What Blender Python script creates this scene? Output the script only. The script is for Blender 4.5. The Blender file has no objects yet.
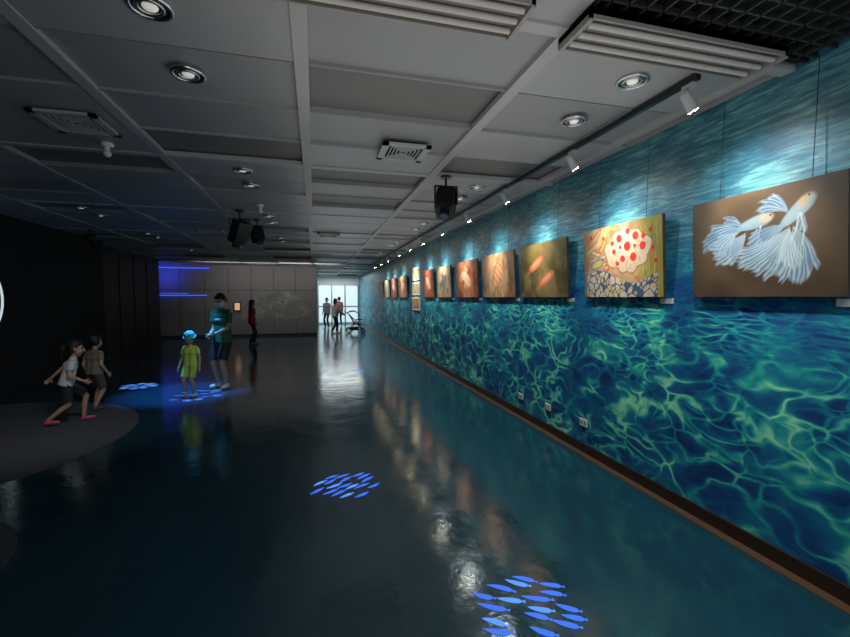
import bpy, bmesh, math, random
import numpy as np
from mathutils import Vector, Matrix
random.seed(7)
S=bpy.context.scene
COL=bpy.context.collection
V=Vector
try: S.view_settings.view_transform='Standard'
except Exception: pass

# ---------------------------------------------------------------- materials
def mat(name,col,rough=.6,metal=0,emi=None,es=1,spec=.5):
    m=bpy.data.materials.new(name); m.use_nodes=True
    b=m.node_tree.nodes['Principled BSDF']
    b.inputs['Base Color'].default_value=(*col,1); b.inputs['Roughness'].default_value=rough
    b.inputs['Metallic'].default_value=metal
    b.inputs['Specular IOR Level'].default_value=spec
    if emi:
        b.inputs['Emission Color'].default_value=(*emi,1); b.inputs['Emission Strength'].default_value=es
    return m
class NT:
    def __init__(s,m): s.t=m.node_tree; s.n=s.t.nodes; s.b=s.n['Principled BSDF']
    def new(s,k,**kw):
        n=s.n.new(k)
        for a,b in kw.items(): setattr(n,a,b)
        return n
    def put(s,sock,v):
        if isinstance(v,bpy.types.NodeSocket): s.t.links.new(v,sock)
        else: sock.default_value=v
    def math(s,op,a,b=0.0,c=0.0,clamp=False):
        n=s.new('ShaderNodeMath',operation=op,use_clamp=clamp)
        s.put(n.inputs[0],a); s.put(n.inputs[1],b)
        if len(n.inputs)>2: s.put(n.inputs[2],c)
        return n.outputs[0]
    def mr(s,v,a,b,c=0.0,d=1.0,smooth=True):
        n=s.new('ShaderNodeMapRange'); 
        if smooth: n.interpolation_type='SMOOTHSTEP'
        s.put(n.inputs[0],v)
        for i,x in enumerate((a,b,c,d)): s.put(n.inputs[i+1],x)
        return n.outputs[0]
    def pos(s):
        return s.new('ShaderNodeNewGeometry').outputs['Position']
    def sep(s,v):
        n=s.new('ShaderNodeSeparateXYZ'); s.put(n.inputs[0],v); return n.outputs
    def comb(s,x,y,z):
        n=s.new('ShaderNodeCombineXYZ')
        for i,a in enumerate((x,y,z)): s.put(n.inputs[i],a)
        return n.outputs[0]
    def noise(s,vec,sc,det=3,rough=.5,dist=0):
        n=s.new('ShaderNodeTexNoise'); s.put(n.inputs['Vector'],vec)
        n.inputs['Scale'].default_value=sc; n.inputs['Detail'].default_value=det
        n.inputs['Roughness'].default_value=rough; n.inputs['Distortion'].default_value=dist
        return n.outputs
    def voro(s,vec,sc,feat='DISTANCE_TO_EDGE',smooth=.3):
        n=s.new('ShaderNodeTexVoronoi',feature=feat); s.put(n.inputs['Vector'],vec)
        n.inputs['Scale'].default_value=sc
        return n.outputs
    def ramp(s,f,stops):
        n=s.new('ShaderNodeValToRGB'); s.put(n.inputs[0],f)
        e=n.color_ramp.elements
        while len(e)<len(stops): e.new(.5)
        for i,(p,c) in enumerate(stops): e[i].position=p; e[i].color=(*c,1)
        return n.outputs[0]
    def mix(s,f,a,b,mode='MIX'):
        n=s.new('ShaderNodeMix',data_type='RGBA',blend_type=mode); s.put(n.inputs[0],f)
        for i,x in ((6,a),(7,b)):
            s.put(n.inputs[i],x if isinstance(x,bpy.types.NodeSocket) else (*x,1))
        return n.outputs[2]
    def bump(s,h,st,d=.02):
        n=s.new('ShaderNodeBump'); n.inputs['Strength'].default_value=st; n.inputs['Distance'].default_value=d
        s.put(n.inputs['Height'],h); s.t.links.new(n.outputs[0],s.b.inputs['Normal'])
    def base(s,c): s.put(s.b.inputs['Base Color'],c)

def mural_mat():
    m=mat('underwater_mural',(0,.2,.3),.5); k=NT(m)
    p=k.pos(); x,y,z=k.sep(p)
    w=k.noise(k.comb(0,k.math('MULTIPLY',y,.8),k.math('MULTIPLY',z,1.3)),2.2,2,.5)[1]
    wx,wy,wz=k.sep(w)
    def warped(sy,sz,am):
        return k.comb(0,k.math('ADD',k.math('MULTIPLY',y,sy),k.math('MULTIPLY',wy,am)),
                        k.math('ADD',k.math('MULTIPLY',z,sz),k.math('MULTIPLY',wz,am)))
    def caust(vec,sc,wd,pw=1.5):
        d=k.voro(vec,sc)[0]
        return k.math('POWER',k.mr(d,0.0,wd,1,0),pw)
    c1=caust(warped(.75,1.25,.75),4.0,.17,1.8)
    c2=caust(warped(.8,1.5,.7),7.2,.19,1.7)
    c3=caust(warped(.7,2.7,.55),8.0,.26,1.4)
    big=k.noise(k.comb(0,k.math('MULTIPLY',y,.7),z),2.0,2)[0]
    big2=k.noise(k.comb(3,k.math('MULTIPLY',y,1.1),k.math('MULTIPLY',z,1.6)),2.6,2)[0]
    soft=k.math('POWER',k.mr(k.voro(warped(.75,1.25,.75),4.0)[0],0,.40,1,0),1.2)
    low=k.math('ADD',k.math('MULTIPLY',c1,k.mr(big2,.38,.66,.20,.95)),k.math('MULTIPLY',c2,k.mr(big,.42,.66,.05,.6)))
    low=k.math('ADD',low,k.math('MULTIPLY',soft,.18))
    midl=k.math('MULTIPLY',k.math('ADD',k.math('MULTIPLY',c3,.75),k.math('MULTIPLY',c2,.4)),k.mr(big,.3,.6,.25,.9))
    zt=k.mr(z,1.0,1.5)
    ca=k.math('ADD',k.math('MULTIPLY',low,k.math('SUBTRACT',1,zt)),k.math('MULTIPLY',midl,zt),clamp=True)
    cloud=k.noise(k.comb(0,k.math('MULTIPLY',y,.9),k.math('MULTIPLY',z,1.4)),2.6,4,.6)[0]
    v=k.math('ADD',k.math('MULTIPLY',ca,.68),k.mr(cloud,.36,.78,0,.36))
    under=k.ramp(v,[(0,(.003,.030,.14)),(.15,(.004,.080,.25)),(.36,(.006,.18,.32)),(.60,(.022,.42,.39)),(1,(.36,.92,.58))])
    rp=k.noise(k.comb(0,k.math('MULTIPLY',y,2.6),k.math('MULTIPLY',z,22)),1.8,5,.66,.5)[0]
    rp2=k.noise(k.comb(0,k.math('MULTIPLY',y,.6),k.math('MULTIPLY',z,3)),1.3,3)[0]
    rr=k.math('ADD',k.math('MULTIPLY',rp,.85),k.math('MULTIPLY',rp2,.30))
    upper=k.ramp(rr,[(.40,(.010,.065,.12)),(.56,(.03,.15,.22)),(.68,(.09,.28,.34)),(.85,(.30,.50,.53))])
    f=k.mr(k.math('ADD',z,k.math('MULTIPLY',rp2,.3)),1.85,2.3)
    k.base(k.mix(f,under,upper))
    return m
def floor_mat():
    m=mat('polished_teal_floor',(.01,.03,.04),.15); k=NT(m); p=k.pos(); x,y,z=k.sep(p)
    n1=k.noise(p,.6,3)[0]; n2=k.noise(p,30,3)[0]
    k.base(k.ramp(k.math('ADD',k.math('MULTIPLY',n1,.7),k.math('MULTIPLY',n2,.3)),[(.3,(.007,.048,.072)),(.7,(.013,.075,.102))]))
    k.put(k.b.inputs['Roughness'],k.mr(k.noise(p,3,4)[0],.3,.7,.10,.18))
    k.b.inputs['IOR'].default_value=2.2
    k.b.inputs['Specular Tint'].default_value=(.85,.96,1,1)
    k.bump(k.noise(p,6.0,3,.6)[0],.26,.012)
    return m
def panel_mat(name,c,r=.5):
    m=mat(name,c,r); k=NT(m); p=k.pos()
    a=tuple(q*.82 for q in c)
    k.base(k.mix(k.noise(p,1.3,4)[0],c,a)); return m
M={}
M['mural']=mural_mat(); M['floor']=floor_mat()
M['cA']=panel_mat('ceiling_panel_gray',(.355,.355,.36),.4); M['cB']=panel_mat('ceiling_panel_mid',(.30,.30,.305),.4); M['cC']=panel_mat('ceiling_panel_dark',(.17,.158,.152),.45)
M['cF']=panel_mat('ceiling_frame',(.42,.415,.415))
M['black']=mat('black_matte',(.004,.004,.006),.7); M['blackg']=mat('black_plastic',(.008,.008,.01),.35)
M['gridb']=mat('open_grid_bar',(.02,.02,.02),.5)
M['void']=mat('plenum_void',(.002,.002,.002),.9)
M['white']=mat('white_plastic',(.75,.75,.73),.4); M['metal']=mat('brushed_metal',(.5,.5,.5),.3,1)
M['sp']=mat('spotlight_gray',(.42,.42,.42),.4)
M['chrome']=mat('chrome_ring',(.6,.6,.62),.2,1)
M['navy']=panel_mat('navy_panel',(.006,.008,.016),.5)
M['grayw']=panel_mat('gray_wall_panel',(.20,.195,.20),.5); M['seam']=mat('seam_dark',(.02,.02,.022),.8)
M['whitew']=panel_mat('white_wall',(.70,.76,.78),.6)
M['brown']=mat('baseboard_brown',(.035,.018,.01),.35); M['trimb']=mat('floor_edge_trim',(.10,.055,.03),.4)
M['carpet']=panel_mat('gray_carpet',(.085,.09,.105),.95)
M['blue']=mat('projection_glow_blue',(.02,.05,.2),.5,emi=(.04,.15,.80),es=1.1)  # self-lit colour standing in for projected light, here and in the cyan
M['blue2']=mat('projection_glow_cyan',(.02,.1,.2),.5,emi=(.10,.30,1),es=1.05)
M['neon']=mat('neon_blue',(.02,.05,.3),.5,emi=(.03,.10,1),es=1.5)
M['lens']=mat('lamp_lens',(1,1,1),.3,emi=(1,.78,.48),es=110)
M['plens']=mat('projector_lens',(.05,.08,.15),.08)
M['dl']=mat('downlight_bulb',(.8,.8,.8),.3,emi=(1,.95,.85),es=.3)
M['tube']=mat('fluorescent_tube_off',(.50,.46,.43),.35)
M['fix']=mat('fixture_housing',(.28,.26,.24),.45)
M['daylight']=mat('daylight_glass',(.6,.7,.75),.3,emi=(.70,.92,1),es=.62)
M['slat']=mat('vent_slat',(.40,.40,.40),.5)
cvm=mat('painted_canvas',(1,1,1),.55); k=NT(cvm); at=k.new('ShaderNodeVertexColor'); at.layer_name='paint'; k.base(at.outputs[0])

# ---------------------------------------------------------------- mesh builder
class MB:
    def __init__(s): s.v=[]; s.f=[]; s.mi=[]; s.mats=[]; s.sm=[]
    def _m(s,m):
        if isinstance(m,str): m=M[m]
        if m not in s.mats: s.mats.append(m)
        return s.mats.index(m)
    def add(s,vs,fs,m,smooth=False):
        o=len(s.v); i=s._m(m); s.v+= [tuple(v) for v in vs]
        for f in fs: s.f.append([o+a for a in f]); s.mi.append(i); s.sm.append(smooth)
    def box(s,c,d,m,rot=None):
        vs=[V((sx*d[0]/2,sy*d[1]/2,sz*d[2]/2)) for sx in(-1,1) for sy in(-1,1) for sz in(-1,1)]
        if rot is not None: vs=[rot@v for v in vs]
        vs=[v+V(c) for v in vs]
        s.add(vs,[(0,1,3,2),(4,6,7,5),(0,4,5,1),(2,3,7,6),(0,2,6,4),(1,5,7,3)],m)
    def b2(s,a,b,m): s.box([(a[i]+b[i])/2 for i in range(3)],[abs(b[i]-a[i]) for i in range(3)],m)
    def cyl(s,a,b,r0,r1=None,m='black',n=16,caps=True):
        r1=r0 if r1 is None else r1; a=V(a); b=V(b); d=(b-a).normalized()
        u=d.orthogonal().normalized(); w=d.cross(u)
        vs=[a+(u*math.cos(t)+w*math.sin(t))*r0 for t in [2*math.pi*i/n for i in range(n)]]
        vs+=[b+(u*math.cos(t)+w*math.sin(t))*r1 for t in [2*math.pi*i/n for i in range(n)]]
        s.add(vs,[(i,(i+1)%n,n+(i+1)%n,n+i) for i in range(n)],m,True)
        if caps: s.add(vs[:n],[tuple(range(n))[::-1]],m); s.add(vs[n:],[tuple(range(n))],m)
    def tube(s,pts,r,m,n=10):
        for a,b in zip(pts[:-1],pts[1:]): s.cyl(a,b,r,r,m,n)
    def ring(s,c,ax,R,r,m,n=32,k=8,arc=2*math.pi):
        c=V(c); ax=V(ax).normalized(); u=ax.orthogonal().normalized(); w=ax.cross(u); vs=[]
        for i in range(n):
            t=arc*i/n; d=u*math.cos(t)+w*math.sin(t)
            for j in range(k):
                q=2*math.pi*j/k; vs.append(c+d*(R+r*math.cos(q))+ax*r*math.sin(q))
        s.add(vs,[(i*k+j,((i+1)%n)*k+j,((i+1)%n)*k+(j+1)%k,i*k+(j+1)%k) for i in range(n) for j in range(k)],m,True)
    def sph(s,c,r,m,sc=(1,1,1),n=16,k=10,zmin=-1):
        vs=[];fs=[]
        for i in range(k+1):
            ph=-math.pi/2+math.pi*i/k; 
            zz=max(math.sin(ph),zmin)
            for j in range(n):
                t=2*math.pi*j/n; vs.append((c[0]+r*sc[0]*math.cos(ph)*math.cos(t),c[1]+r*sc[1]*math.cos(ph)*math.sin(t),c[2]+r*sc[2]*zz))
        for i in range(k):
            for j in range(n): fs.append((i*n+j,i*n+(j+1)%n,(i+1)*n+(j+1)%n,(i+1)*n+j))
        s.add(vs,fs,m,True)
    def build(s,name):
        me=bpy.data.meshes.new(name); me.from_pydata(s.v,[],s.f)
        for m in s.mats: me.materials.append(m)
        me.polygons.foreach_set('material_index',s.mi); me.polygons.foreach_set('use_smooth',s.sm)
        me.update(); o=bpy.data.objects.new(name,me); COL.objects.link(o); return o

# ---------------------------------------------------------------- room
WX=2.76; LX=-4.9; CZ=3.0; BY=19.1; EY=27.0; RY=-3.0; CB=CZ-.0135
b=MB(); b.b2((-7.2,RY,-.1),(3.0,EY+1,0),'floor'); b.build('floor')
b=MB(); b.b2((WX,RY,0),(WX+.15,EY,3.4),'mural'); b.build('wall_right')
b=MB(); b.b2((WX-.018,RY,0),(WX-.0005,EY,.10),'brown'); b.build('baseboard_right')
b=MB(); b.b2((WX-.09,RY,0),(WX-.018,EY,.006),'trimb'); b.build('trim_floor_edge')
b=MB(); b.b2((LX-.15,RY,0),(LX,11.6,CZ),'black'); b.build('wall_left')
b=MB(); b.b2((-5.45,11.6,0),(-5.3,16.6,CZ),'navy')
for i in range(5): b.b2((-5.3,11.6+i,0),(-5.285,11.62+i,CZ-.1),'seam')
b.b2((-5.3,11.6,0),(-4.9,11.75,CZ),'black'); b.build('wall_left_panelled')
b=MB(); b.b2((-7.2,16.6,0),(-5.3,16.75,CZ),'navy'); b.b2((-7.3,16.6,0),(-7.15,BY+.1,CZ),'navy'); b.build('wall_recess')
b=MB(); b.b2((-7.2,BY,0),(.1,BY+.15,CZ),'grayw')
for i in range(9): b.b2((-7.1+i*.9,BY-.004,.1),(-7.085+i*.9,BY,CZ-.1),'seam')
for z in (1.0,1.95): b.b2((-7.2,BY-.004,z),(.1,BY,z+.015),'seam')
b.b2((-7.2,BY-.02,0),(.1,BY,.1),'seam')
b.build('wall_back')
b=MB(); b.b2((0,BY+.15,0),(.1,EY,CZ),'whitew'); b.build('wall_corridor')
b=MB(); b.b2((0,EY,0),(WX+.15,EY+.15,CZ),'whitew'); b.build('wall_far')
b=MB(); e=EY-.052
for i in range(3): b.b2((.25+i*.82,e-.02,.1),(1.0+i*.82,e,2.4),'daylight')
for i in range(4): b.b2((.17+i*.82,e-.05,0),(.25+i*.82,e,2.45),'metal')
b.b2((.17,e-.05,2.4),(2.7,e,2.47),'metal'); b.b2((.17,e-.04,1.05),(2.7,e,1.12),'metal'); b.build('door_glass')
b=MB(); b.b2((-7.2,RY-.15,0),(3,RY,3.4),'grayw'); b.build('wall_rear')

# ceiling: coffered panels between lowered frames
b=MB(); px=1.325; x0=-.057; py=.65; y0=1.95
b.b2((-7.3,RY,CZ+.10),(3.0,EY+.1,CZ+.14),'seam')
for i in range(-6,3):
    for j in range(-8,39):
        xa=x0+i*px; xb=min(xa+px,WX); ya=y0+j*py; yb=ya+py
        if xb<-7.2 or ya>EY or ya<RY-.3: continue
        if xa>1.2 and yb<=1.96: continue
        r=random.random(); m='cC' if r<.12 else ('cB' if r<.5 else 'cA')
        if (i,j) in ((0,1),(-1,3)): m='cC'
        if (i,j) in ((0,0),(1,0),(1,1),(-1,1),(-1,0),(0,2),(0,3),(1,2)): m='cA' if (i+j)%2 else 'cB'
        dz=.045 if m=='cC' else (.02 if m=='cB' else 0)
        b.b2((xa+.02,ya+.010,CZ+dz),(xb-.02,yb-.010,CZ+.05+dz),m)
        if dz>0:
            for xx in (xa+.01,xb-.02): b.b2((xx,ya+.01,CZ),(xx+.01,yb-.01,CZ+.06),'cB')
            for yy in (ya+.002,yb-.010): b.b2((xa+.02,yy,CZ),(xb-.02,yy+.008,CZ+.06),'cB')
for i in range(-5,3):
    xa=x0+i*px
    b.b2((xa-.04,(RY if i<1 else 1.95),CZ-.010),(xa+.04,EY,CZ+.03),'cF')
for j in range(-2,11):
    ya=y0+j*2.6
    if ya>EY-1: break
    b.b2((-7.2,ya-.04,CZ-.012),((WX if j>=0 else 1.27),ya+.04,CZ+.03),'cF')
b.build('ceiling')
b=MB(); b.b2((1.27,RY,3.38),(WX-.002,1.84,3.42),'void'); b.b2((1.26,RY,CZ+.001),(1.28,1.84,3.4),'void'); b.b2((1.27,1.84,CZ+.001),(WX-.002,1.86,3.4),'void')
x=1.33
while x<WX-.02: b.b2((x-.006,RY,CZ),(x+.006,1.84,CZ+.03),'gridb'); x+=.095
y=RY+.05
while y<1.84: b.b2((1.28,y-.006,CZ),(WX-.002,y+.006,CZ+.03),'gridb'); y+=.095
b.build('ceiling_open_grid')
def fluo(x1,x2,y,z=CB):
    b=MB(); b.b2((x1,y-.13,z-.03),(x2,y+.13,z),'fix')
    for dy in(-.075,.0,.075):
        b.cyl((x1+.03,y+dy,z-.045),(x2-.03,y+dy,z-.045),.014,None,'tube',10)
    for xx in (x1,x2-.02): b.b2((xx,y-.13,z-.06),(xx+.02,y+.13,z),'fix')
    for dy in(-.13,.12): b.b2((x1,y+dy,z-.05),(x2,y+dy+.01,z),'fix')
    b.build('fluorescent_fixture')
fluo(-.16,.96,1.86); fluo(1.24,2.46,1.87)
for yy in (12.35,14.95): fluo(-4.0,-2.8,yy); fluo(-1.3,-.1,yy)
for xx in (-.72,1.93,-3.37):
    for k in range(5):
        for yy in (2.27+2.6*k,2.88+2.6*k):
            if xx<-1 and yy<7: continue
            zz=CZ-.002
            b=MB(); b.ring((xx,yy,zz-.004),(0,0,1),.088,.012,'chrome',28,8)
            b.cyl((xx,yy,zz-.003),(xx,yy,zz),.082,.082,'blackg',24)
            b.ring((xx,yy,zz-.006),(0,0,1),.055,.010,'metal',24,6)
            b.sph((xx,yy,zz-.004),.035,'dl',(1,1,.45)); b.build('recessed_downlight')
def vent(xx,yy,s=.5):
    b=MB(); z=CB-.012
    for q,t in((-1,0),(1,0)): b.box((xx+q*s/2,yy,z),(.05,s+.05,.02),'slat')
    for q in(-1,1): b.box((xx,yy+q*s/2,z),(s+.05,.05,.02),'slat')
    b.box((xx,yy,CB-.003),(s,s,.004),'void')
    n=5
    for i in range(1,n+1):
        r=s/2*i/(n+1)
        for q in(-1,1):
            b.box((xx+q*r,yy,z),(.010,2*r,.012),'slat'); b.box((xx,yy+q*r,z),(2*r,.010,.012),'slat')
    b.build('ceiling_air_vent')
vent(-1.74,3.84,.38); vent(.80,3.84,.38); vent(.3,9.3,.42); vent(-2.0,9.3,.42); vent(.3,14,.42)
for xx,yy in((-1.74,4.33),(-.75,6.6)):
    b=MB(); z=CZ-.002; b.cyl((xx,yy,z),(xx,yy,z-.03),.05,.045,'white',20); b.cyl((xx,yy,z-.03),(xx,yy,z-.07),.02,.02,'white',12)
    b.sph((xx,yy,z-.09),.03,'white'); b.build('smoke_detector')

# ---------------------------------------------------------------- track + spots
TX=2.23
b=MB(); b.b2((TX-.018,2.075,CB-.036),(TX+.018,17.5,CB),'blackg'); b.build('lighting_track')
def look(o,t):
    d=(V(t)-o.location).normalized(); o.rotation_euler=d.to_track_quat('-Z','Y').to_euler()
def spot(name,loc,tgt,col,e,size,blend=.6,rad=.03):
    l=bpy.data.lights.new(name,'SPOT'); l.energy=e; l.color=col; l.spot_size=math.radians(size); l.spot_blend=blend; l.shadow_soft_size=rad
    o=bpy.data.objects.new(name,l); COL.objects.link(o); o.location=loc; look(o,tgt); return o
def area(name,loc,tgt,col,e,sx,sy,align=None):
    l=bpy.data.lights.new(name,'AREA'); l.shape='RECTANGLE'; l.size=sx; l.size_y=sy; l.energy=e; l.color=col
    o=bpy.data.objects.new(name,l); COL.objects.link(o); o.location=loc; look(o,tgt); return o
SP=125; WP=42
def track_spot(y,ty):
    b=MB(); p=V((TX,y,CB-.037)); b.box(p+V((0,0,-.012)),(.032,.08,.024),'sp')
    b.cyl(p+V((0,0,-.02)),p+V((0,0,-.075)),.008,.008,'sp',8)
    t=V((WX,ty,2.0)); h=p+V((0,0,-.10)); d=(t-h).normalized()
    a=h-d*.05; e=h+d*.065
    b.cyl(a,e,.029,.034,'sp',20); b.cyl(e,e+d*.002,.028,.028,'lens',20); b.cyl(a-d*.018,a,.018,.029,'sp',16)
    b.build('track_spotlight')
    spot('spot_lamp',tuple(e+d*.02),tuple(t),(1,.80,.52),SP,62,1.0,.04)
    spot('wall_wash_fill',tuple(e+d*.02),(WX,ty,1.15),(.82,.95,1),WP,140,1.0,.05)  # extra wide spot added in each head to fill the lower wall
PAINT=[(2.51,1.58,'betta'),(3.80,2.79,'reef'),(5.23,4.11,'twofish'),(6.53,5.38,'f1'),(7.91,6.75,'f2'),(9.23,8.22,'f3'),(10.5,9.49,'f4'),(13.85,12.45,'f6'),(15.2,14.1,'f7'),(16.7,15.5,'f8'),(18.3,17.0,'f9')]
for yl,yr,_ in PAINT[:-1]:
    yc=(yl+yr)/2; track_spot(max(yc+.05,2.14),yc)
track_spot(11.4,11.4)
for ty in (.6,-.6):
    spot('wall_wash_fill',(TX,ty,2.85),(WX,ty,1.4),(.85,.95,1),WP,140,1.0,.05)  # same added wall fill, before the track starts and without heads

# ---------------------------------------------------------------- paintings (hand painted into a colour attribute on the canvas mesh)
EDG=mat('canvas_edge',(.05,.035,.025),.7)
def vnoise(X,Y,seed):
    rs=np.random.RandomState(seed); G=rs.rand(64,64)
    xi=np.floor(X).astype(int); yi=np.floor(Y).astype(int); fx=X-xi; fy=Y-yi; fx=fx*fx*(3-2*fx); fy=fy*fy*(3-2*fy)
    g=lambda a,b_: G[a%64,b_%64]
    return (g(xi,yi)*(1-fx)+g(xi+1,yi)*fx)*(1-fy)+(g(xi,yi+1)*(1-fx)+g(xi+1,yi+1)*fx)*fy
def fbm(X,Y,sc,seed,o=4):
    r=0;a=.5;t=0
    for i in range(o): r=r+a*vnoise(X*sc*2**i+7*i+50,Y*sc*2**i+50,seed+i); t+=a; a*=.5
    return r/t
sst=lambda a,b_,x: (lambda t:t*t*(3-2*t))(np.clip((x-a)/(b_-a),0,1))
class Paint:
    def __init__(s,W,H,res):
        s.nx=int(W*res); s.ny=int(H*res); s.W=W; s.H=H
        s.X,s.Y=np.meshgrid(np.linspace(0,W,s.nx),np.linspace(0,H,s.ny)); s.C=np.zeros(s.X.shape+(3,))
    def blend(s,m,c):
        c=np.array(c) if not isinstance(c,np.ndarray) else c; s.C=s.C*(1-m[...,None])+c*m[...,None]
    def bg(s,c1,c2,sc,seed,c3=None):
        n=sst(.3,.7,fbm(s.X,s.Y,sc,seed)); s.C=np.array(c1)*(1-n[...,None])+np.array(c2)*n[...,None]
        if c3: s.blend(sst(.5,.75,fbm(s.X,s.Y,sc*1.7,seed+9)),c3)
    def fan(s,cx,cy,a0,a1,L,curl,seed,cols,alpha=.9,rays=26,edge=.14):
        cx*=s.W; cy*=s.H; dx=s.X-cx; dy=s.Y-cy; r=np.hypot(dx,dy); a=np.degrees(np.arctan2(dy,dx))
        mid=(a0+a1)/2; a=(a-mid+180)%360-180; half=(a1-a0)/2
        ac=a-np.degrees(curl)*(r/L)+9*(fbm(s.X,s.Y,9,seed)-.5)*(r/L)
        t=ac/half
        n1=vnoise(t*5+20,t*0+3,seed); n2=vnoise(t*14+20,t*0+9,seed+1)
        RL=L*(.80+.22*n1+edge*(n2-.5))*np.sqrt(np.clip(1-.35*t*t,0,1))
        m=sst(1.05,.88,np.abs(t))*sst(1.0,.90,r/RL)
        q=.5+.5*np.sin(t*rays+5*vnoise(t*4+9,r/L*3,seed+2))
        q=(q**1.1)*(.35+.65*fbm(s.X,s.Y,14,seed+5)*1.4); q=np.clip(q,0,1); fade=sst(.1,1.0,r/L)
        c=np.array(cols[0])*(1-q[...,None])+np.array(cols[1])*q[...,None]
        c=c*(1-.35*fade[...,None])+np.array(cols[2])*(.35*fade[...,None])
        rim=sst(.80,.96,r/RL)*.25; c=c*(1-rim[...,None])+np.array((.45,.58,.68))*rim[...,None]
        s.blend(m*alpha*(1-.35*fade*(1-q)),c)
    def ell(s,cx,cy,rx,ry,c,rot=0,soft=.12,alpha=1.0,taper=0):
        dx=s.X-cx*s.W; dy=s.Y-cy*s.H; u=(dx*math.cos(rot)+dy*math.sin(rot))/rx; v=(-dx*math.sin(rot)+dy*math.cos(rot))/ry
        v=v/(1+taper*np.clip(u,-1,1)); m=sst(1+soft,1-soft,np.sqrt(u*u+v*v))*alpha; s.blend(m,c); return u,v,m
    def line(s,pts,w,c,alpha=1.0):
        for (x1,y1),(x2,y2) in zip(pts[:-1],pts[1:]):
            a=np.array((x1*s.W,y1*s.H)); d=np.array((x2*s.W,y2*s.H))-a; L2=max(1e-9,d@d)
            t=np.clip(((s.X-a[0])*d[0]+(s.Y-a[1])*d[1])/L2,0,1); D=np.hypot(s.X-a[0]-t*d[0],s.Y-a[1]-t*d[1])
            s.blend(sst(w*1.3,w*.6,D)*alpha,c)
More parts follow.
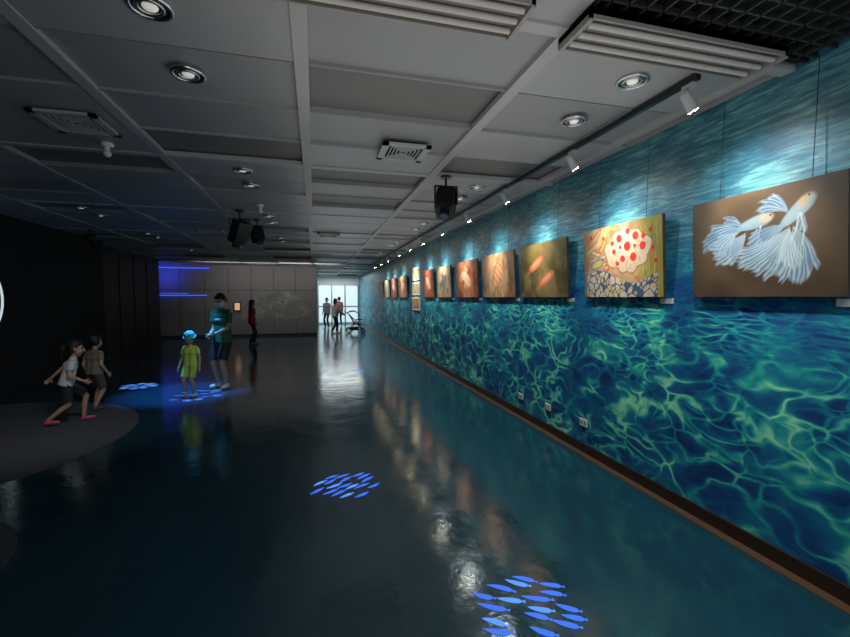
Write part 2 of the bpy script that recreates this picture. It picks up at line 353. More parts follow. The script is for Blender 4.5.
def paint_art(kind,W,H):
    if kind=='betta':
        p=Paint(W,H,330); p.bg((.040,.026,.017),(.085,.058,.037),2.5,3)
        A=((.04,.11,.23),(.25,.40,.56),(.07,.19,.38)); B=((.08,.17,.31),(.38,.51,.62),(.13,.28,.48))
        p.fan(.40,.67,108,150,.17,.5,11,A,.8,18); p.fan(.40,.66,150,215,.32,.35,12,A,.95,34); p.fan(.42,.62,205,268,.31,-.5,13,B,.92,30); p.fan(.36,.64,175,240,.21,.3,14,B,.8,22)
        p.ell(.475,.70,.115,.036,(.14,.24,.34),.22,.15,1,.3)
        for q in range(9): p.ell(.40+.018*q,.695+.006*q,.005,.020+.001*q,(.22,.33,.42),.22,.6,.6)
        p.ell(.555,.730,.038,.022,(.34,.26,.18),.22,.6,.85); p.ell(.582,.748,.006,.006,(.01,.01,.01))
        p.fan(.50,.66,235,275,.13,.3,15,B,.8,9); p.line([(.52,.66),(.50,.52),(.47,.42)],.005,(.36,.46,.54),.8)
        p.fan(.69,.74,92,150,.20,.6,21,A,.85,18); p.fan(.68,.64,168,225,.28,.4,22,A,.9,26); p.fan(.70,.62,212,268,.41,-.35,23,B,.96,38); p.fan(.72,.62,258,318,.38,-.4,24,B,.93,34); p.fan(.70,.60,235,285,.26,.2,25,((.18,.30,.42),(.48,.60,.68),(.26,.4,.55)),.8,26)
        p.ell(.735,.735,.125,.038,(.16,.27,.38),.72,.15,1,.3)
        for q in range(11): p.ell(.675+.011*q,.655+.0145*q,.005,.022+.001*q,(.25,.37,.46),.72,.6,.6)
        p.ell(.783,.82,.043,.025,(.36,.27,.17),.75,.6,.85); p.ell(.806,.862,.006,.006,(.01,.01,.01))
        p.fan(.765,.74,262,300,.15,-.3,26,B,.8,9); p.line([(.76,.72),(.78,.58),(.77,.45)],.005,(.36,.46,.54),.8); p.line([(.75,.72),(.735,.58),(.70,.48)],.005,(.36,.46,.54),.8)
    elif kind=='reef':
        p=Paint(W,H,230); p.bg((.30,.22,.12),(.42,.33,.20),6,5,(.32,.16,.07))
        p.blend(sst(.55,.68,fbm(p.X,p.Y,9,44))*.75,(.13,.20,.10)); p.blend(sst(.56,.68,fbm(p.X,p.Y,12,54))*.7,(.36,.08,.04))
        p.blend(sst(.70,.88,p.X/W+.15*(fbm(p.X,p.Y,8,2)-.5)),(.28,.24,.04)); p.blend(sst(.12,.0,p.X/W)*.7,(.25,.10,.05))
        rs=np.random.RandomState(3)
        for i in range(44):
            x0=.02+.30*rs.rand(); y0=.22+.62*rs.rand(); a=rs.rand()*1.8-.5; pts=[(x0,y0)]
            for j in range(4): a+=.6*(rs.rand()-.5); pts.append((pts[-1][0]+.06*math.cos(a),pts[-1][1]+.09*math.sin(a)))
            p.line(pts,.007,[(.42,.11,.05),(.46,.22,.12),(.22,.06,.04),(.5,.38,.24),(.44,.29,.05),(.12,.2,.22)][i%6],.85)
        for i in range(44):
            x0=.78+.21*rs.rand(); y0=.05+.35*rs.rand(); p.line([(x0,y0),(x0+.03*(rs.rand()-.5),y0+.3),(x0+.07*(rs.rand()-.5),y0+.55)],.005,[(.09,.18,.04),(.42,.33,.05),(.17,.28,.07),(.38,.12,.04)][i%4],.85)
        # spotted puffer: scalloped irregular outline
        for sc_,c_ in ((1.07,(.28,.12,.06)),(1.0,(.46,.40,.32))):
            dx=(p.X-.60*W); dy=(p.Y-.63*H); an=np.arctan2(dy,dx); rr=np.sqrt((dx/.27)**2+(dy/.19)**2)
            p.blend(sst(1.02,.98,rr/(sc_*(1+.06*np.sin(an*9)+.05*np.sin(an*4+1)))),c_)
        p.ell(.56,.70,.17,.10,(.54,.49,.42),.1,.5,.8)
        for i in range(170):
            x=.30+.6*rs.rand(); y=.34+.58*rs.rand()
            if ((x-.6)/.25)**2+((y-.63)/.27)**2<1: p.ell(x,y,.007,.007,[(.42,.12,.06),(.38,.28,.08),(.25,.16,.12)][i%3],0,.3,.75)
        for q in((.44,.63,.026),(.51,.80,.036),(.61,.68,.042),(.71,.80,.036),(.55,.52,.030),(.68,.53,.038),(.79,.66,.036),(.42,.75,.024),(.62,.88,.028),(.80,.78,.024),(.52,.68,.018),(.70,.67,.018),(.48,.46,.022),(.90,.62,.02),(.88,.84,.022),(.30,.84,.018),(.12,.88,.02),(.93,.45,.02)): p.ell(q[0],q[1],q[2],q[2],(.45,.025,.015),0,.1)
        P_=rs.rand(90,2)*np.array((W,H*.45)); D=np.sort(np.stack([np.hypot(p.X-a,p.Y-b_) for a,b_ in P_]),0); ed=D[1]-D[0]
        msk=sst(.0,.02,(.30+.10*np.sin(p.X/W*7)-p.Y/H))*sst(.03,.06,p.X/W)*sst(.97,.92,p.X/W)
        cc=np.where((D[0]<.015)[...,None],np.array((.44,.31,.06)),np.array((.42,.40,.36))); cc=np.where((ed<.010)[...,None],np.array((.03,.07,.16)),cc)
        p.blend(msk,cc); p.ell(.20,.48,.10,.05,(.08,.17,.30),.3,.1); p.ell(.20,.48,.08,.03,(.45,.32,.06),.3,.2); p.ell(.27,.54,.010,.010,(.02,.02,.02))
    elif kind=='twofish':
        p=Paint(W,H,130); p.bg((.042,.034,.011),(.11,.088,.028),3,8,(.14,.12,.05))
        for cx,cy in((.40,.62),(.60,.33)):
            r=.42; p.fan(cx-.13,cy-.12,190,232,.09,0,4,((.26,.07,.035),(.42,.16,.09),(.34,.12,.07)),.9,8)
            p.ell(cx,cy,.19,.062,(.30,.07,.04),r,.1,1,0.0); p.ell(cx,cy,.16,.045,(.42,.15,.08),r,.3); p.ell(cx+.01,cy+.02,.12,.016,(.5,.26,.14),r,.5); p.ell(cx+.115,cy+.10,.009,.009,(.01,.01,.01))
    else:
        K={'f1':((.20,.09,.04),(.36,.22,.12),(.42,.16,.08),(.55,.42,.28),.9),'f2':((.20,.04,.02),(.36,.13,.06),(.55,.45,.36),(.40,.20,.12),-.5),'f3':((.30,.22,.13),(.44,.34,.22),(.05,.05,.07),(.2,.2,.25),.3),'f4':((.18,.035,.02),(.32,.08,.05),(.5,.4,.3),(.55,.2,.1),2.6),
           'f6':((.2,.08,.04),(.4,.25,.15),(.5,.2,.08),(.55,.5,.4),.3),'f7':((.16,.04,.03),(.3,.1,.08),(.5,.42,.36),(.4,.2,.2),-.3),'f8':((.3,.25,.18),(.45,.38,.28),(.12,.18,.28),(.5,.4,.3),.4),'f9':((.2,.09,.05),(.4,.2,.12),(.5,.06,.03),(.55,.5,.42),2.8)}[kind]
        K=[tuple(.85*q for q in c_) for c_ in K[:4]]+[K[4]]
        p=Paint(W,H,90); p.bg(K[0],K[1],4,sum(map(ord,kind)),tuple(.6*q for q in K[3])); r=K[4]; dg=math.degrees(r)
        cols=(tuple(q*.5 for q in K[2]),K[2],K[3])
        p.fan(.42,.5,dg+150,dg+212,.26,.3,5,cols,.95,14); p.fan(.5,.55,dg+60,dg+130,.24,.2,6,cols,.9,14); p.fan(.52,.48,dg+235,dg+300,.2,.1,7,cols,.9,10)
        u,v,m=p.ell(.52,.52,.24,.10,K[2],r,.1,1,.2); p.blend(m*(.5+.5*np.sin(u*16))*.6,K[3]); p.ell(.52+.17*math.cos(r)/W,.54+.17*math.sin(r)/H,.016,.016,(.01,.01,.01))
        rs=np.random.RandomState(len(kind)+ord(kind[1]))
        for i in range(8):
            x=rs.rand(); y=rs.rand()*.25; p.line([(x,0),(x+.08*(rs.rand()-.5),y+.12)],.010,K[2] if i%2 else K[3],.8)
    return p
def painting(yl,yr,kind,zb=1.655,H=.665):
    W=yl-yr; lean=math.radians(3.2); XB=WX-.04
    def P(s,v,off=0.0): return V((XB-v*H*math.sin(lean)-off,yl-s*W,zb+v*H*math.cos(lean)))
    p=paint_art(kind,W,H); nx,ny=p.nx,p.ny
    s_=(p.X/W).ravel(); v_=(p.Y/H).ravel()
    co=np.stack([XB-v_*H*math.sin(lean)-.0008,yl-s_*W,zb+v_*H*math.cos(lean)],1)
    i=np.arange(nx-1)[None,:]+np.arange(ny-1)[:,None]*nx; i=i.ravel()
    F_=np.stack([i,i+1,i+1+nx,i+nx],1)
    b=MB(); th=.03
    c=[P(0,0,0),P(1,0,0),P(1,1,0),P(0,1,0)]; d=[q+V((th,0,0)) for q in c]
    b.add(c,[(0,1,2,3)],EDG); b.add(d,[(3,2,1,0)],EDG)
    b.add(c+d,[(0,4,5,1),(1,5,6,2),(2,6,7,3),(3,7,4,0)],EDG)
    for q in (.2,.8):
        a=P(q,.97,-.03); b.cyl(a,(a.x+.015,a.y,CB-.002),.0022,.0022,'blackg',6)
    n0=len(b.v); b.add(co.tolist(),F_.tolist(),cvm)
    o=b.build('painting'); at=o.data.color_attributes.new('paint','FLOAT_COLOR','POINT')
    col=np.ones((len(b.v),4)); col[n0:,:3]=np.clip(p.C.reshape(-1,3),0,1); at.data.foreach_set('color',col.ravel())
    l=MB(); l.b2((WX-.006,yr-.06,zb-.055),(WX-.0003,yr+.07,zb-.012),'white'); l.build('wall_label')
for yl,yr,kd in PAINT: painting(yl,yr,kd)
def canvas_mat(name,stops,sc=2.5):
    m=mat(name,(.3,.2,.1),.55); k=NT(m); k.base(k.ramp(k.noise(k.pos(),sc,4,.55)[0],stops)); return m
TAN=canvas_mat('canvas_tan',[(.3,(.16,.06,.025)),(.5,(.34,.17,.07)),(.75,(.5,.36,.2))],6)
CRM=canvas_mat('canvas_cream',[(.3,(.2,.13,.07)),(.5,(.40,.30,.18)),(.75,(.5,.45,.35))],7)
for zb in (1.30,1.72,2.13):
    b=MB(); b.b2((WX-.03,11.0,zb),(WX-.0005,11.85,zb+.36),'white'); b.b2((WX-.032,11.06,zb+.04),(WX-.03,11.79,zb+.32),TAN if zb<1.6 else CRM)
    b.build('small_painting')
for yy,zz in((5.25,.28),(4.55,.31),(3.84,.32),(8.6,.27)):
    b=MB(); X_=WX-.0005; b.b2((X_-.012,yy-.06,zz-.038),(X_,yy+.06,zz+.038),'white')
    for q in(-.03,.03):
        b.b2((X_-.0135,yy+q-.018,zz-.022),(X_-.012,yy+q+.018,zz+.022),'slat')
        for w in(-.006,.006): b.b2((X_-.0145,yy+q+w-.0015,zz-.008),(X_-.0135,yy+q+w+.0015,zz+.008),'black')
    b.build('wall_outlet')

# ---------------------------------------------------------------- projectors
def projector(x,y,tgt,s=1.0):
    b=MB(); c=CB; b.cyl((x,y,c),(x,y,c-.02),.06,.06,'blackg',20); b.cyl((x,y,c-.02),(x,y,c-.14*s),.014,.014,'blackg',10)
    h=V((x,y,CZ-.30*s)); d=(V(tgt)-h).normalized(); q=d.to_track_quat('Y','Z').to_matrix()
    b.box(h,(.20*s,.30*s,.17*s),'blackg',q)
    b.box(h+q@V((0,-.04*s,.095*s)),(.15*s,.18*s,.02*s),'black',q)
    for sx in(-1,1): b.box(V((x+sx*.125*s,y,CZ-.22*s)),(.012,.05,.20*s),'blackg')
    b.box((x,y,CZ-.125*s),(.262*s,.05,.012),'blackg')
    b.cyl(h+d*.15*s,h+d*.21*s,.055*s,.06*s,'blackg',20); b.cyl(h+d*.21*s,h+d*.212*s,.045*s,.045*s,'plens',16)
    for i in range(5): b.box(h+q@V((.101*s,-.10*s+i*.04*s,0)),(.004,.012,.10*s),'seam',q)
    b.build('ceiling_projector')
projector(1.42,4.5,(.6,3.0,0),1.0); projector(-1.1,7.05,(-2,8,0),1.15); projector(-.95,7.8,(0,6,0),.9)
b=MB(); b.cyl((-4.2,9.6,CB),(-4.2,9.6,CZ-.12),.015,.015,'blackg'); b.sph((-4.2,9.6,CZ-.2),.1,'blackg',(1,1,.9)); b.cyl((-4.2,9.6,CZ-.2),(-4.1,9.5,CZ-.35),.05,.05,'blackg'); b.build('ceiling_camera')

# ---------------------------------------------------------------- floor projections
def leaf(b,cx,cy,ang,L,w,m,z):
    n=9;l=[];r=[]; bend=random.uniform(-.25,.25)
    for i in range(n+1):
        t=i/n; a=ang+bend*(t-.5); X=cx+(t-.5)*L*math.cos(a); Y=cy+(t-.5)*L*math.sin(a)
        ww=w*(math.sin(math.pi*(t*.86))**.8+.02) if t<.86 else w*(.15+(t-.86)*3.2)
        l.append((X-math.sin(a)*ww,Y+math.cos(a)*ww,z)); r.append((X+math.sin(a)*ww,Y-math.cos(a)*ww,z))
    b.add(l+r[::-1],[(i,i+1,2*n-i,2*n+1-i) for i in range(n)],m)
def school(cx,cy,R,ang,n,L=.165,m='blue'):  # glowing flat fish meshes imitate projector light on the floor
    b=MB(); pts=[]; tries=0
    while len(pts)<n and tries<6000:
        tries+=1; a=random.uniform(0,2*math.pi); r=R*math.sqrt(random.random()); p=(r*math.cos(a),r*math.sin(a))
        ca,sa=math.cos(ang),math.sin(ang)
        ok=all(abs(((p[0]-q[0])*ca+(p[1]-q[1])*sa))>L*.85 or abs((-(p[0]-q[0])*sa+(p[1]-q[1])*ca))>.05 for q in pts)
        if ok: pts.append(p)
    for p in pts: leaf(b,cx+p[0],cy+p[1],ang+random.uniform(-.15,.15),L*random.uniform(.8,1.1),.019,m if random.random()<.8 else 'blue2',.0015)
    b.build('fish_school_glow_decal')
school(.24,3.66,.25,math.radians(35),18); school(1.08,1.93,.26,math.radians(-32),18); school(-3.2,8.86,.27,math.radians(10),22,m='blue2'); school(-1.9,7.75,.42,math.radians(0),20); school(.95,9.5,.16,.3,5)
def disc(cx,cy,r,name,z=.004):
    b=MB(); n=64; vs=[(max(LX+.01,cx+r*math.cos(2*math.pi*i/n)),cy+r*math.sin(2*math.pi*i/n),z) for i in range(n)]
    vs2=[(a,b_,0) for a,b_,c in vs]; b.add(vs+vs2,[tuple(range(n))]+[(i,n+i,n+(i+1)%n,(i+1)%n) for i in range(n)],'carpet'); b.build(name)
disc(-4.28,5.8,2.05,'round_carpet'); disc(-2.78,2.95,.92,'round_carpet')
b=MB(); b.ring((LX+.033,7.66,1.62),(1,0,0),.62,.016,mat('ring_glow',(1,1,1),.4,emi=(.8,.95,1),es=.6),64,8); b.cyl((LX+.001,7.66,1.62),(LX+.02,7.66,1.62),.6,.6,'navy',48); b.build('porthole_ring')
b=MB(); b.b2((-6.2,BY-.05,1.72),(-4.3,BY-.022,1.75),'neon'); b.b2((-6.0,BY-.05,1.80),(-5.0,BY-.022,1.815),'neon'); b.b2((-6.9,BY-.05,2.84),(-4.2,BY-.022,2.87),'neon'); b.build('neon_strip')
mm=mat('mosaic_tiles',(.5,.5,.5),.5); k=NT(mm); p=k.pos(); d=k.voro(p,9)
k.base(k.mix(k.mr(d[0],.02,.06),(.10,.10,.10),k.ramp(k.noise(p,2,2)[0],[(.3,(.14,.17,.17)),(.7,(.33,.32,.27))])))
b=MB(); n=40; pts=[]
for i in range(n+1):
    t=math.pi*i/n; pts.append((-1.5+1.5*math.cos(t),BY-.006,.75+1.2*math.sin(t)))
b.add(pts,[tuple(range(len(pts)))[::-1]],mm); b.build('mosaic_mural')
b=MB(); b.b2((-3.25,BY-.04,1.12),(-3.05,BY-.022,1.42),mat('lit_poster',(.8,.5,.3),.4,emi=(1,.5,.25),es=.5)); b.b2((-3.29,BY-.035,1.08),(-3.01,BY-.022,1.46),'black'); b.build('lit_poster')

# ---------------------------------------------------------------- people
def icoverts(sub=2):
    bm=bmesh.new(); bmesh.ops.create_icosphere(bm,subdivisions=sub,radius=1); v=[x.co.copy() for x in bm.verts]; bm.free(); return v
ICO=icoverts(2)
def hull_part(dst,p0,p1,r0,r1,flat):
    bm=bmesh.new()
    if flat:
        d=(p1-p0).normalized(); u=d.orthogonal().normalized(); w=d.cross(u)
        for c,r in((p0,r0),(p1,r1)):
            for i in range(20):
                t=2*math.pi*i/20; bm.verts.new(c+(u*math.cos(t)+w*math.sin(t))*r)
    else:
        for c,r in((p0,r0),(p1,r1)):
            for q in ICO: bm.verts.new(c+q*r)
    res=bmesh.ops.convex_hull(bm,input=bm.verts)
    kill=[v for v in bm.verts if not v.link_faces]
    bmesh.ops.delete(bm,geom=kill,context='VERTS')
    bmesh.ops.recalc_face_normals(bm,faces=bm.faces)
    o=len(dst[0]); bm.verts.index_update()
    dst[0].extend([tuple(v.co) for v in bm.verts]); dst[1].extend([[o+v.index for v in f.verts] for f in bm.faces]); bm.free()
def ik(a,c,l1,l2,bend):
    d=c-a; L=min(d.length,(l1+l2)*.999); dn=d.normalized(); c2=a+dn*L
    x=(l1*l1-l2*l2+L*L)/(2*L); h=math.sqrt(max(0,l1*l1-x*x)); bb=(bend-dn*bend.dot(dn)).normalized()
    return a+dn*x+bb*h, c2
def human(name,loc,heading,h,feet=((-.10,0,0),(.10,0,0)),hands=None,lean=0.0,hp=0.0,hy=0.0,child=False,female=False,hair='short',shirt=(.1,.1,.1),pants=(.02,.02,.03),shoe=(.7,.7,.7),short=True,mask=None,hat=None,hairc=(.008,.006,.006),skin=(.50,.30,.21),longsl=False,voxel=.0065,emblem=None,drop=0.0):
    mats=[mat(name+'_skin',skin,.55),mat(name+'_shirt',shirt,.8),mat(name+'_pants',pants,.8),mat(name+'_shoe',shoe,.5),mat(name+'_hair',hairc,.6),mat(name+'_eye',(.01,.01,.01),.2),mat(name+'_mask',mask or (.8,.8,.8),.7),mat(name+'_hat',hat or (.1,.1,.1),.8),mat(name+'_lips',(.45,.16,.13),.5),mat(name+'_emblem',emblem or (.6,.6,.6),.7)]
    SK,SH,PA,SO,HA,EY_,MK,HT,LP,EM=range(10)
    sc=h/1.75; hs=1.38 if child else 1.0; parts=[]
    def add(a,b_,r0,r1,m,flat=False): parts.append((V(a),V(b_),r0,r1,m,flat))
    sw=.165 if not female else .15
    if child: sw=.15
    pz=.90-drop-(.03 if child else 0); P=V((0,0,pz)); up=V((0,math.sin(lean),math.cos(lean))); fw=V((0,math.cos(lean),-math.sin(lean))); X=V((1,0,0))
    tl=.52 if not child else .47
    add(P-X*.065,P+X*.065,.108,.108,PA); add(P+up*.08-X*.055,P+up*.08+X*.055,.105,.105,SH)
    add(P+up*.18-X*.05,P+up*.18+X*.05,.10,.10,SH)
    add(P+up*(tl*.65)-X*.075,P+up*(tl*.65)+X*.075,.112,.112,SH); add(P+up*(tl*.8)-X*.09,P+up*(tl*.8)+X*.09,.095,.095,SH)
    add(P+up*(tl-.025)-X*(sw-.02),P+up*(tl-.025)+X*(sw-.02),.058,.058,SH)
    add(P+up*(tl-.02),P+up*(tl+.02),.075,.06,SH)
    for q in(-.055,.055): add(P+up*.25+X*q,P-up*.05+X*q*1.15,.108,.128,SH,True)
    if emblem:
        add(P+up*.36+fw*.10-X*.04,P+up*.36+fw*.10+X*.04,.022,.022,EM)
    nb=P+up*(tl+.01); hu=(up*.6+V((0,0,.6))).normalized()
    hc=nb+hu*(.11+.075*hs)+fw*.02
    add(nb,hc-hu*.05,.052,.050,SK)
    R=Matrix.Rotation(hy,3,'Z')@Matrix.Rotation(hp,3,'X'); f=R@V((0,1,0)); u=R@V((0,0,1)); r=R@V((1,0,0)); k=hs
    H=lambda a,b_,c: hc+(r*a+f*b_+u*c)*k
    add(H(0,-.015,.03),H(0,.0,.015),.088*k,.085*k,SK); add(H(0,.015,-.02),H(0,.035,-.082),.070*k,.038*k,SK)
    add(H(-.02,.03,-.04),H(.02,.03,-.04),.056*k,.056*k,SK)
    add(H(0,.085,.005),H(0,.103,-.028),.010*k,.015*k,SK)
    for q in(-1,1):
        add(H(q*.084,-.005,.01),H(q*.086,-.008,-.025),.016*k,.012*k,SK)
        add(H(q*.032,.077,.008),H(q*.036,.076,.008),.0105*k,.0105*k,EY_)
        add(H(q*.022,.083,.032),H(q*.045,.076,.033),.006*k,.005*k,HA)
    add(H(-.018,.082,-.058),H(.018,.082,-.058),.009*k,.009*k,LP)
    if mask: add(H(-.03,.045,-.045),H(.03,.045,-.045),.060*k,.060*k,MK); add(H(0,.075,-.035),H(0,.07,-.075),.03*k,.028*k,MK); 
    add(H(0,-.022,.045),H(0,-.025,.03),.094*k,.096*k,HA); add(H(-.04,.045,.085),H(.04,.045,.085),.032*k,.032*k,HA)
    add(H(-.05,-.035,-.01),H(.05,-.035,-.01),.055*k,.055*k,HA)
    if hair=='pony':
        add(H(0,-.11,.04),H(0,-.15,.0),.03*k,.035*k,HA); add(H(0,-.15,.0),H(0,-.15,-.14),.036*k,.014*k,HA)
    if hair=='long':
        for q in(-.05,0,.05): add(H(q,-.06,0),H(q,-.075,-.17),.055*k,.035*k,HA)
    if hat:
        add(H(0,-.01,.045),H(0,-.01,.05),.104*k,.102*k,HT); add(H(0,-.01,.035),H(0,-.01,.025),.112*k,.128*k,HT,True)
    for q,ft in zip((-1,1),feet):
        hip=P+X*q*.088-V((0,0,.02)); an=V((ft[0],ft[1],.085+ft[2])); l1,l2=(.425,.415)
        kn,an=ik(hip,an,l1,l2,V((q*.05,1,0)))
        pm_=PA if not short else SK
        add(hip,kn,.088,.054,pm_); add(kn,kn+(an-kn)*.35+V((0,-.012,0)),.052,.053,pm_); add(kn+(an-kn)*.35+V((0,-.012,0)),an,.053,.034,pm_)
        if short: add(hip-V((0,0,.0)),hip+(kn-hip)*.86,.100,.092,PA,True)
        else: add(kn,an+V((0,0,.03)),.064,.056,PA,True)
        tilt=-.6 if ft[2]>.04 else 0
        dz=V((q*.12,math.cos(tilt),math.sin(tilt))).normalized(); he=an-V((0,.02,.045)); 
        add(he,he+dz*.11,.040,.040,SO); add(he+dz*.11,he+dz*.185,.042,.032,SO); add(an+V((0,0,-.01)),he,.042,.04,SO)
    for i,q in enumerate((-1,1)):
        s0=P+up*(tl-.035)+X*q*(sw+.005)
        w=V(hands[i]) if hands else V((q*.24,.04,pz-.05))
        el,w=ik(s0,w,.28,.25,V((q*.35,-1,-.2)))
        add(s0,el,.047,.038,SK); add(el,w,.038,.025,SK if not longsl else SH)
        add(s0+V((0,0,.01)),s0+(el-s0)*(.62 if not longsl else 1.0),.058,.064 if not longsl else .05,SH,not longsl)
        d=(w-el).normalized(); n=d.cross(V((0,1,0))).normalized() if abs(d.y)<.9 else X*-q
        side=V((0,1,0))-d*d.y
        if side.length<.3: side=V((-q,0,0))-d*(-q*d.x)
        side.normalize()
        for t in(-.026,-.009,.009,.026): add(w+side*t*.6,w+d*.075+side*t,.014,.013,SK)
        curl=(V((-q,0,0))-d*(-q*d.x)); 
        if curl.length<.2: curl=n
        curl.normalize()
        for t,L in((-.030,.058),(-.010,.072),(.011,.078),(.031,.070)):
            a=w+d*.078+side*t; m1=a+(d*.92+curl*.3+side*t*2.2).normalized()*L*.52; e=m1+(d*.6+curl*.75+side*t*1.5).normalized()*L*.48
            add(a,m1,.0095,.0088,SK); add(m1,e,.0088,.0075,SK)
        a=w+d*.02+side*.024; m1=a+(d*.6+side*.75+curl*.2).normalized()*.045; add(a,m1,.013,.011,SK); add(m1,m1+(d*.9+side*.3+curl*.2).normalized()*.03,.0105,.009,SK)
    dst=([],[])
    for p in parts: hull_part(dst,p[0]*sc,p[1]*sc,p[2]*sc,p[3]*sc,p[5])
    me=bpy.data.meshes.new('t'); me.from_pydata(dst[0],[],dst[1]); me.update()
    o=bpy.data.objects.new('t',me); COL.objects.link(o)
    md=o.modifiers.new('r','REMESH'); md.mode='VOXEL'; md.voxel_size=voxel; md.use_smooth_shade=True
    sm=o.modifiers.new('s','SMOOTH'); sm.factor=.5; sm.iterations=2
    dg=bpy.context.evaluated_depsgraph_get(); me2=bpy.data.meshes.new_from_object(o.evaluated_get(dg)); bpy.data.objects.remove(o)
    n=len(me2.polygons); C=np.empty(n*3); me2.polygons.foreach_get('center',C); C=C.reshape(-1,3)/sc
    best=np.full(n,1e9); idx=np.zeros(n,int)
    for p0,p1,r0,r1,mi,flat in parts:
        a=np.array(p0); d=np.array(p1)-a; L=np.linalg.norm(d); d=d/max(L,1e-6); rel=C-a; t=rel@d; tc=np.clip(t,0,L)
        rr=r0+(r1-r0)*tc/max(L,1e-6)
        if flat:
            rad=np.linalg.norm(rel-np.outer(t,d),axis=1); D=np.maximum(rad-rr,np.maximum(t-L,-t))
        else: D=np.linalg.norm(rel-np.outer(tc,d),axis=1)-rr
        if mi in (EY_,LP,EM): D=D-.002
        k_=D<best; best[k_]=D[k_]; idx[k_]=mi
    for m_ in mats: me2.materials.append(m_)
    me2.polygons.foreach_set('material_index',idx.astype(np.int32)); me2.polygons.foreach_set('use_smooth',[True]*n)
    me2.name=name; ob=bpy.data.objects.new(name,me2); COL.objects.link(ob)
    zs=np.empty(len(me2.vertices)*3); me2.vertices.foreach_get('co',zs); zmin=zs.reshape(-1,3)[:,2].min()
    ob.location=(loc[0],loc[1],-zmin+.001+ (loc[2] if len(loc)>2 else 0)); ob.rotation_euler=(0,0,math.radians(heading)); return ob
human('man',(-1.64,8.32),150,1.73,feet=((-.11,.03,0),(.12,-.02,0)),hands=((-.05,.24,1.02),(.05,.25,1.0)),hp=-.5,hy=.1,shirt=(.03,.11,.045),pants=(.012,.012,.016),shoe=(.75,.78,.8),mask=(.75,.8,.85),emblem=(.4,.45,.4))
human('boy_in_cap',(-2.02,7.75),165,1.09,child=True,feet=((-.10,0,0),(.11,.02,0)),hands=((-.27,.06,.80),(.27,.08,.80)),hp=-.35,shirt=(.52,.66,.10),pants=(.36,.50,.10),shoe=(.5,.6,.6),hat=(.05,.5,.6),voxel=.005)
human('girl_with_ponytail',(-3.15,6.45,.005),-70,1.14,child=True,female=True,feet=((-.09,.24,0),(.09,-.30,.03)),hands=((-.30,-.30,.86),(.22,.28,.86)),lean=.25,hp=-.1,hair='pony',shirt=(.62,.62,.62),pants=(.02,.02,.025),shoe=(.65,.10,.18),drop=.045,voxel=.005)
human('boy',(-3.14,7.15,.005),-25,1.12,child=True,feet=((-.09,.06,0),(.09,-.10,0)),hands=((-.26,.05,.82),(.25,.10,.84)),lean=.05,shirt=(.20,.19,.13),pants=(.08,.075,.06),shoe=(.12,.10,.10),voxel=.005)
human('woman_in_red',(-2.1,15.5),-60,1.58,female=True,feet=((-.08,.10,0),(.08,-.12,0)),hair='long',shirt=(.75,.03,.03),pants=(.03,.02,.03),short=False,shoe=(.1,.1,.1),voxel=.009)
human('woman_with_stroller',(.85,19.6),-80,1.62,female=True,feet=((-.08,.14,0),(.08,-.14,0)),hands=((-.18,.42,.98),(.18,.42,.98)),lean=.1,hair='long',shirt=(.6,.6,.6),pants=(.03,.03,.04),short=False,voxel=.009)
human('visitor_standing',(.62,23.0),150,1.65,shirt=(.25,.2,.2),pants=(.02,.02,.03),short=False,voxel=.01)
human('visitor_walking',(1.35,24.5),10,1.70,feet=((-.08,.16,0),(.08,-.16,0)),shirt=(.3,.1,.1),pants=(.02,.02,.03),short=False,voxel=.01)

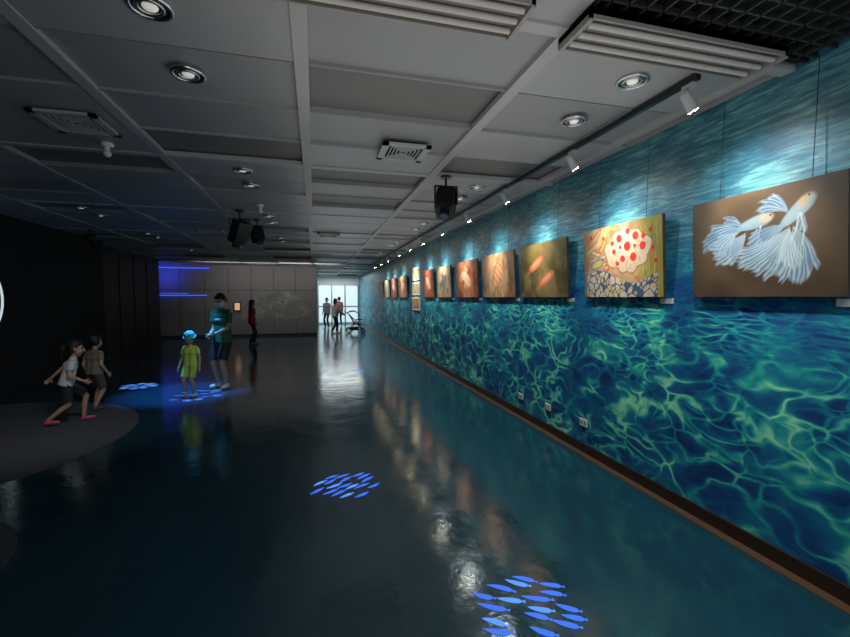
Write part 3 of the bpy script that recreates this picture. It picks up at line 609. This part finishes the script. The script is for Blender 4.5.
def stroller(cx,cy):
    b=MB(); D=lambda x,y,z: (cx+x,cy+y,z)
    for sy in(-.24,.24):
        b.ring(D(-.28,sy,.14),(0,1,0),.12,.02,'blackg',24,8); b.cyl(D(-.28,sy-.015,.14),D(-.28,sy+.015,.14),.03,.03,'metal')
        for a in range(5):
            t=a*2*math.pi/5; b.cyl(D(-.28,sy,.14),D(-.28+.12*math.cos(t),sy,.14+.12*math.sin(t)),.006,.006,'metal',6)
        b.ring(D(.36,sy*.8,.10),(0,1,0),.08,.02,'blackg',20,8); b.cyl(D(.36,sy*.8-.015,.1),D(.36,sy*.8+.015,.1),.022,.022,'metal')
        b.tube([D(.36,sy*.8,.10),D(.10,sy,.50),D(-.32,sy,.90),D(-.48,sy,1.02)],.016,'blackg')
        b.tube([D(-.28,sy,.14),D(.02,sy,.55)],.016,'blackg'); b.tube([D(.02,sy,.62),D(.30,sy,.64)],.014,'blackg')
    b.cyl(D(-.48,-.24,1.02),D(-.48,.24,1.02),.018,.018,'blackg'); b.cyl(D(-.28,-.24,.14),D(-.28,.24,.14),.01,.01,'metal'); b.cyl(D(.30,-.24,.64),D(.30,.24,.64),.018,.018,'blackg')
    q=Matrix.Rotation(math.radians(-28),3,'Y')
    b.box(D(.10,0,.42),(.34,.40,.05),'black'); b.box(D(-.14,0,.64),(.05,.40,.50),'black',q); b.box(D(.33,0,.24),(.10,.34,.03),'black'); b.box(D(-.05,0,.22),(.36,.36,.16),'navy')
    n=12;kk=8; vs=[];fs=[]
    for i in range(n+1):
        t=math.radians(15+115*i/n)
        for j in range(kk+1):
            a=-1+2*j/kk; vs.append(D(-.12+.34*math.cos(t)*1.0,a*.23,.72+.34*math.sin(t)*(1-.18*a*a)))
    for i in range(n):
        for j in range(kk): A=i*(kk+1)+j; fs.append((A,A+1,A+kk+2,A+kk+1))
    b.add(vs,fs,'black',True); b.build('baby_stroller')
stroller(1.80,19.6)

# ---------------------------------------------------------------- lights
area('ceiling_fill_mid',(1.1,7.5,2.1),(1.1,7.5,3.0),(.98,.97,.95),28,2.8,12)  # added area light in mid-air, no fitting; brightens the ceiling
area('ceiling_fill_front',(.9,1.8,2.2),(.9,1.8,3.0),(1,.96,.91),9,2.6,3.0)  # second unseen upward fill, added for the ceiling near the camera
area('rear_fill_light',(.8,-2.6,1.8),(.8,3,1.4),(.92,.98,1),42,3,2)  # added fill from behind the camera, not an actual lamp
spot('floor_projection_lamp',(-2.2,8.0,2.85),(-2.2,8.05,0),(.05,.33,1),700,46,.7,.05)
spot('blue_projector_beam',(-.9,7.0,2.6),(-2.0,7.8,.6),(.75,1,.80),30,36,.8,.05)
spot('blue_recess_lamp',(-6.0,17.9,2.5),(-6.0,19.1,2.9),(.05,.08,1),60,130,.9,.1)
area('exit_light',(1.4,24,2.9),(1.4,24,0),(.95,1,1),85,2.2,5)
area('back_wall_fill',(-1.6,17.2,2.9),(-1.6,19.1,1.3),(1,.93,.88),28,5,.2)  # added area light without a fixture, brightens the back wall
spot('left_fill_spot',(-1.6,4.4,2.9),(-3.4,6.4,.3),(.95,.95,1),85,72,1,.2)  # added fill spot with no fitting, brightens the children on the left
w=bpy.data.worlds.new('world'); S.world=w; w.use_nodes=True; w.node_tree.nodes['Background'].inputs[0].default_value=(.02,.025,.03,1)

F=420; cam=bpy.data.objects.new('camera',bpy.data.cameras.new('camera')); COL.objects.link(cam)
cam.data.sensor_width=36; cam.data.lens=F/850*36; cam.data.clip_start=.05
cam.location=(0,0,1.65); cam.rotation_euler=(math.radians(90-2.86),0,-math.radians(14.7)); S.camera=cam
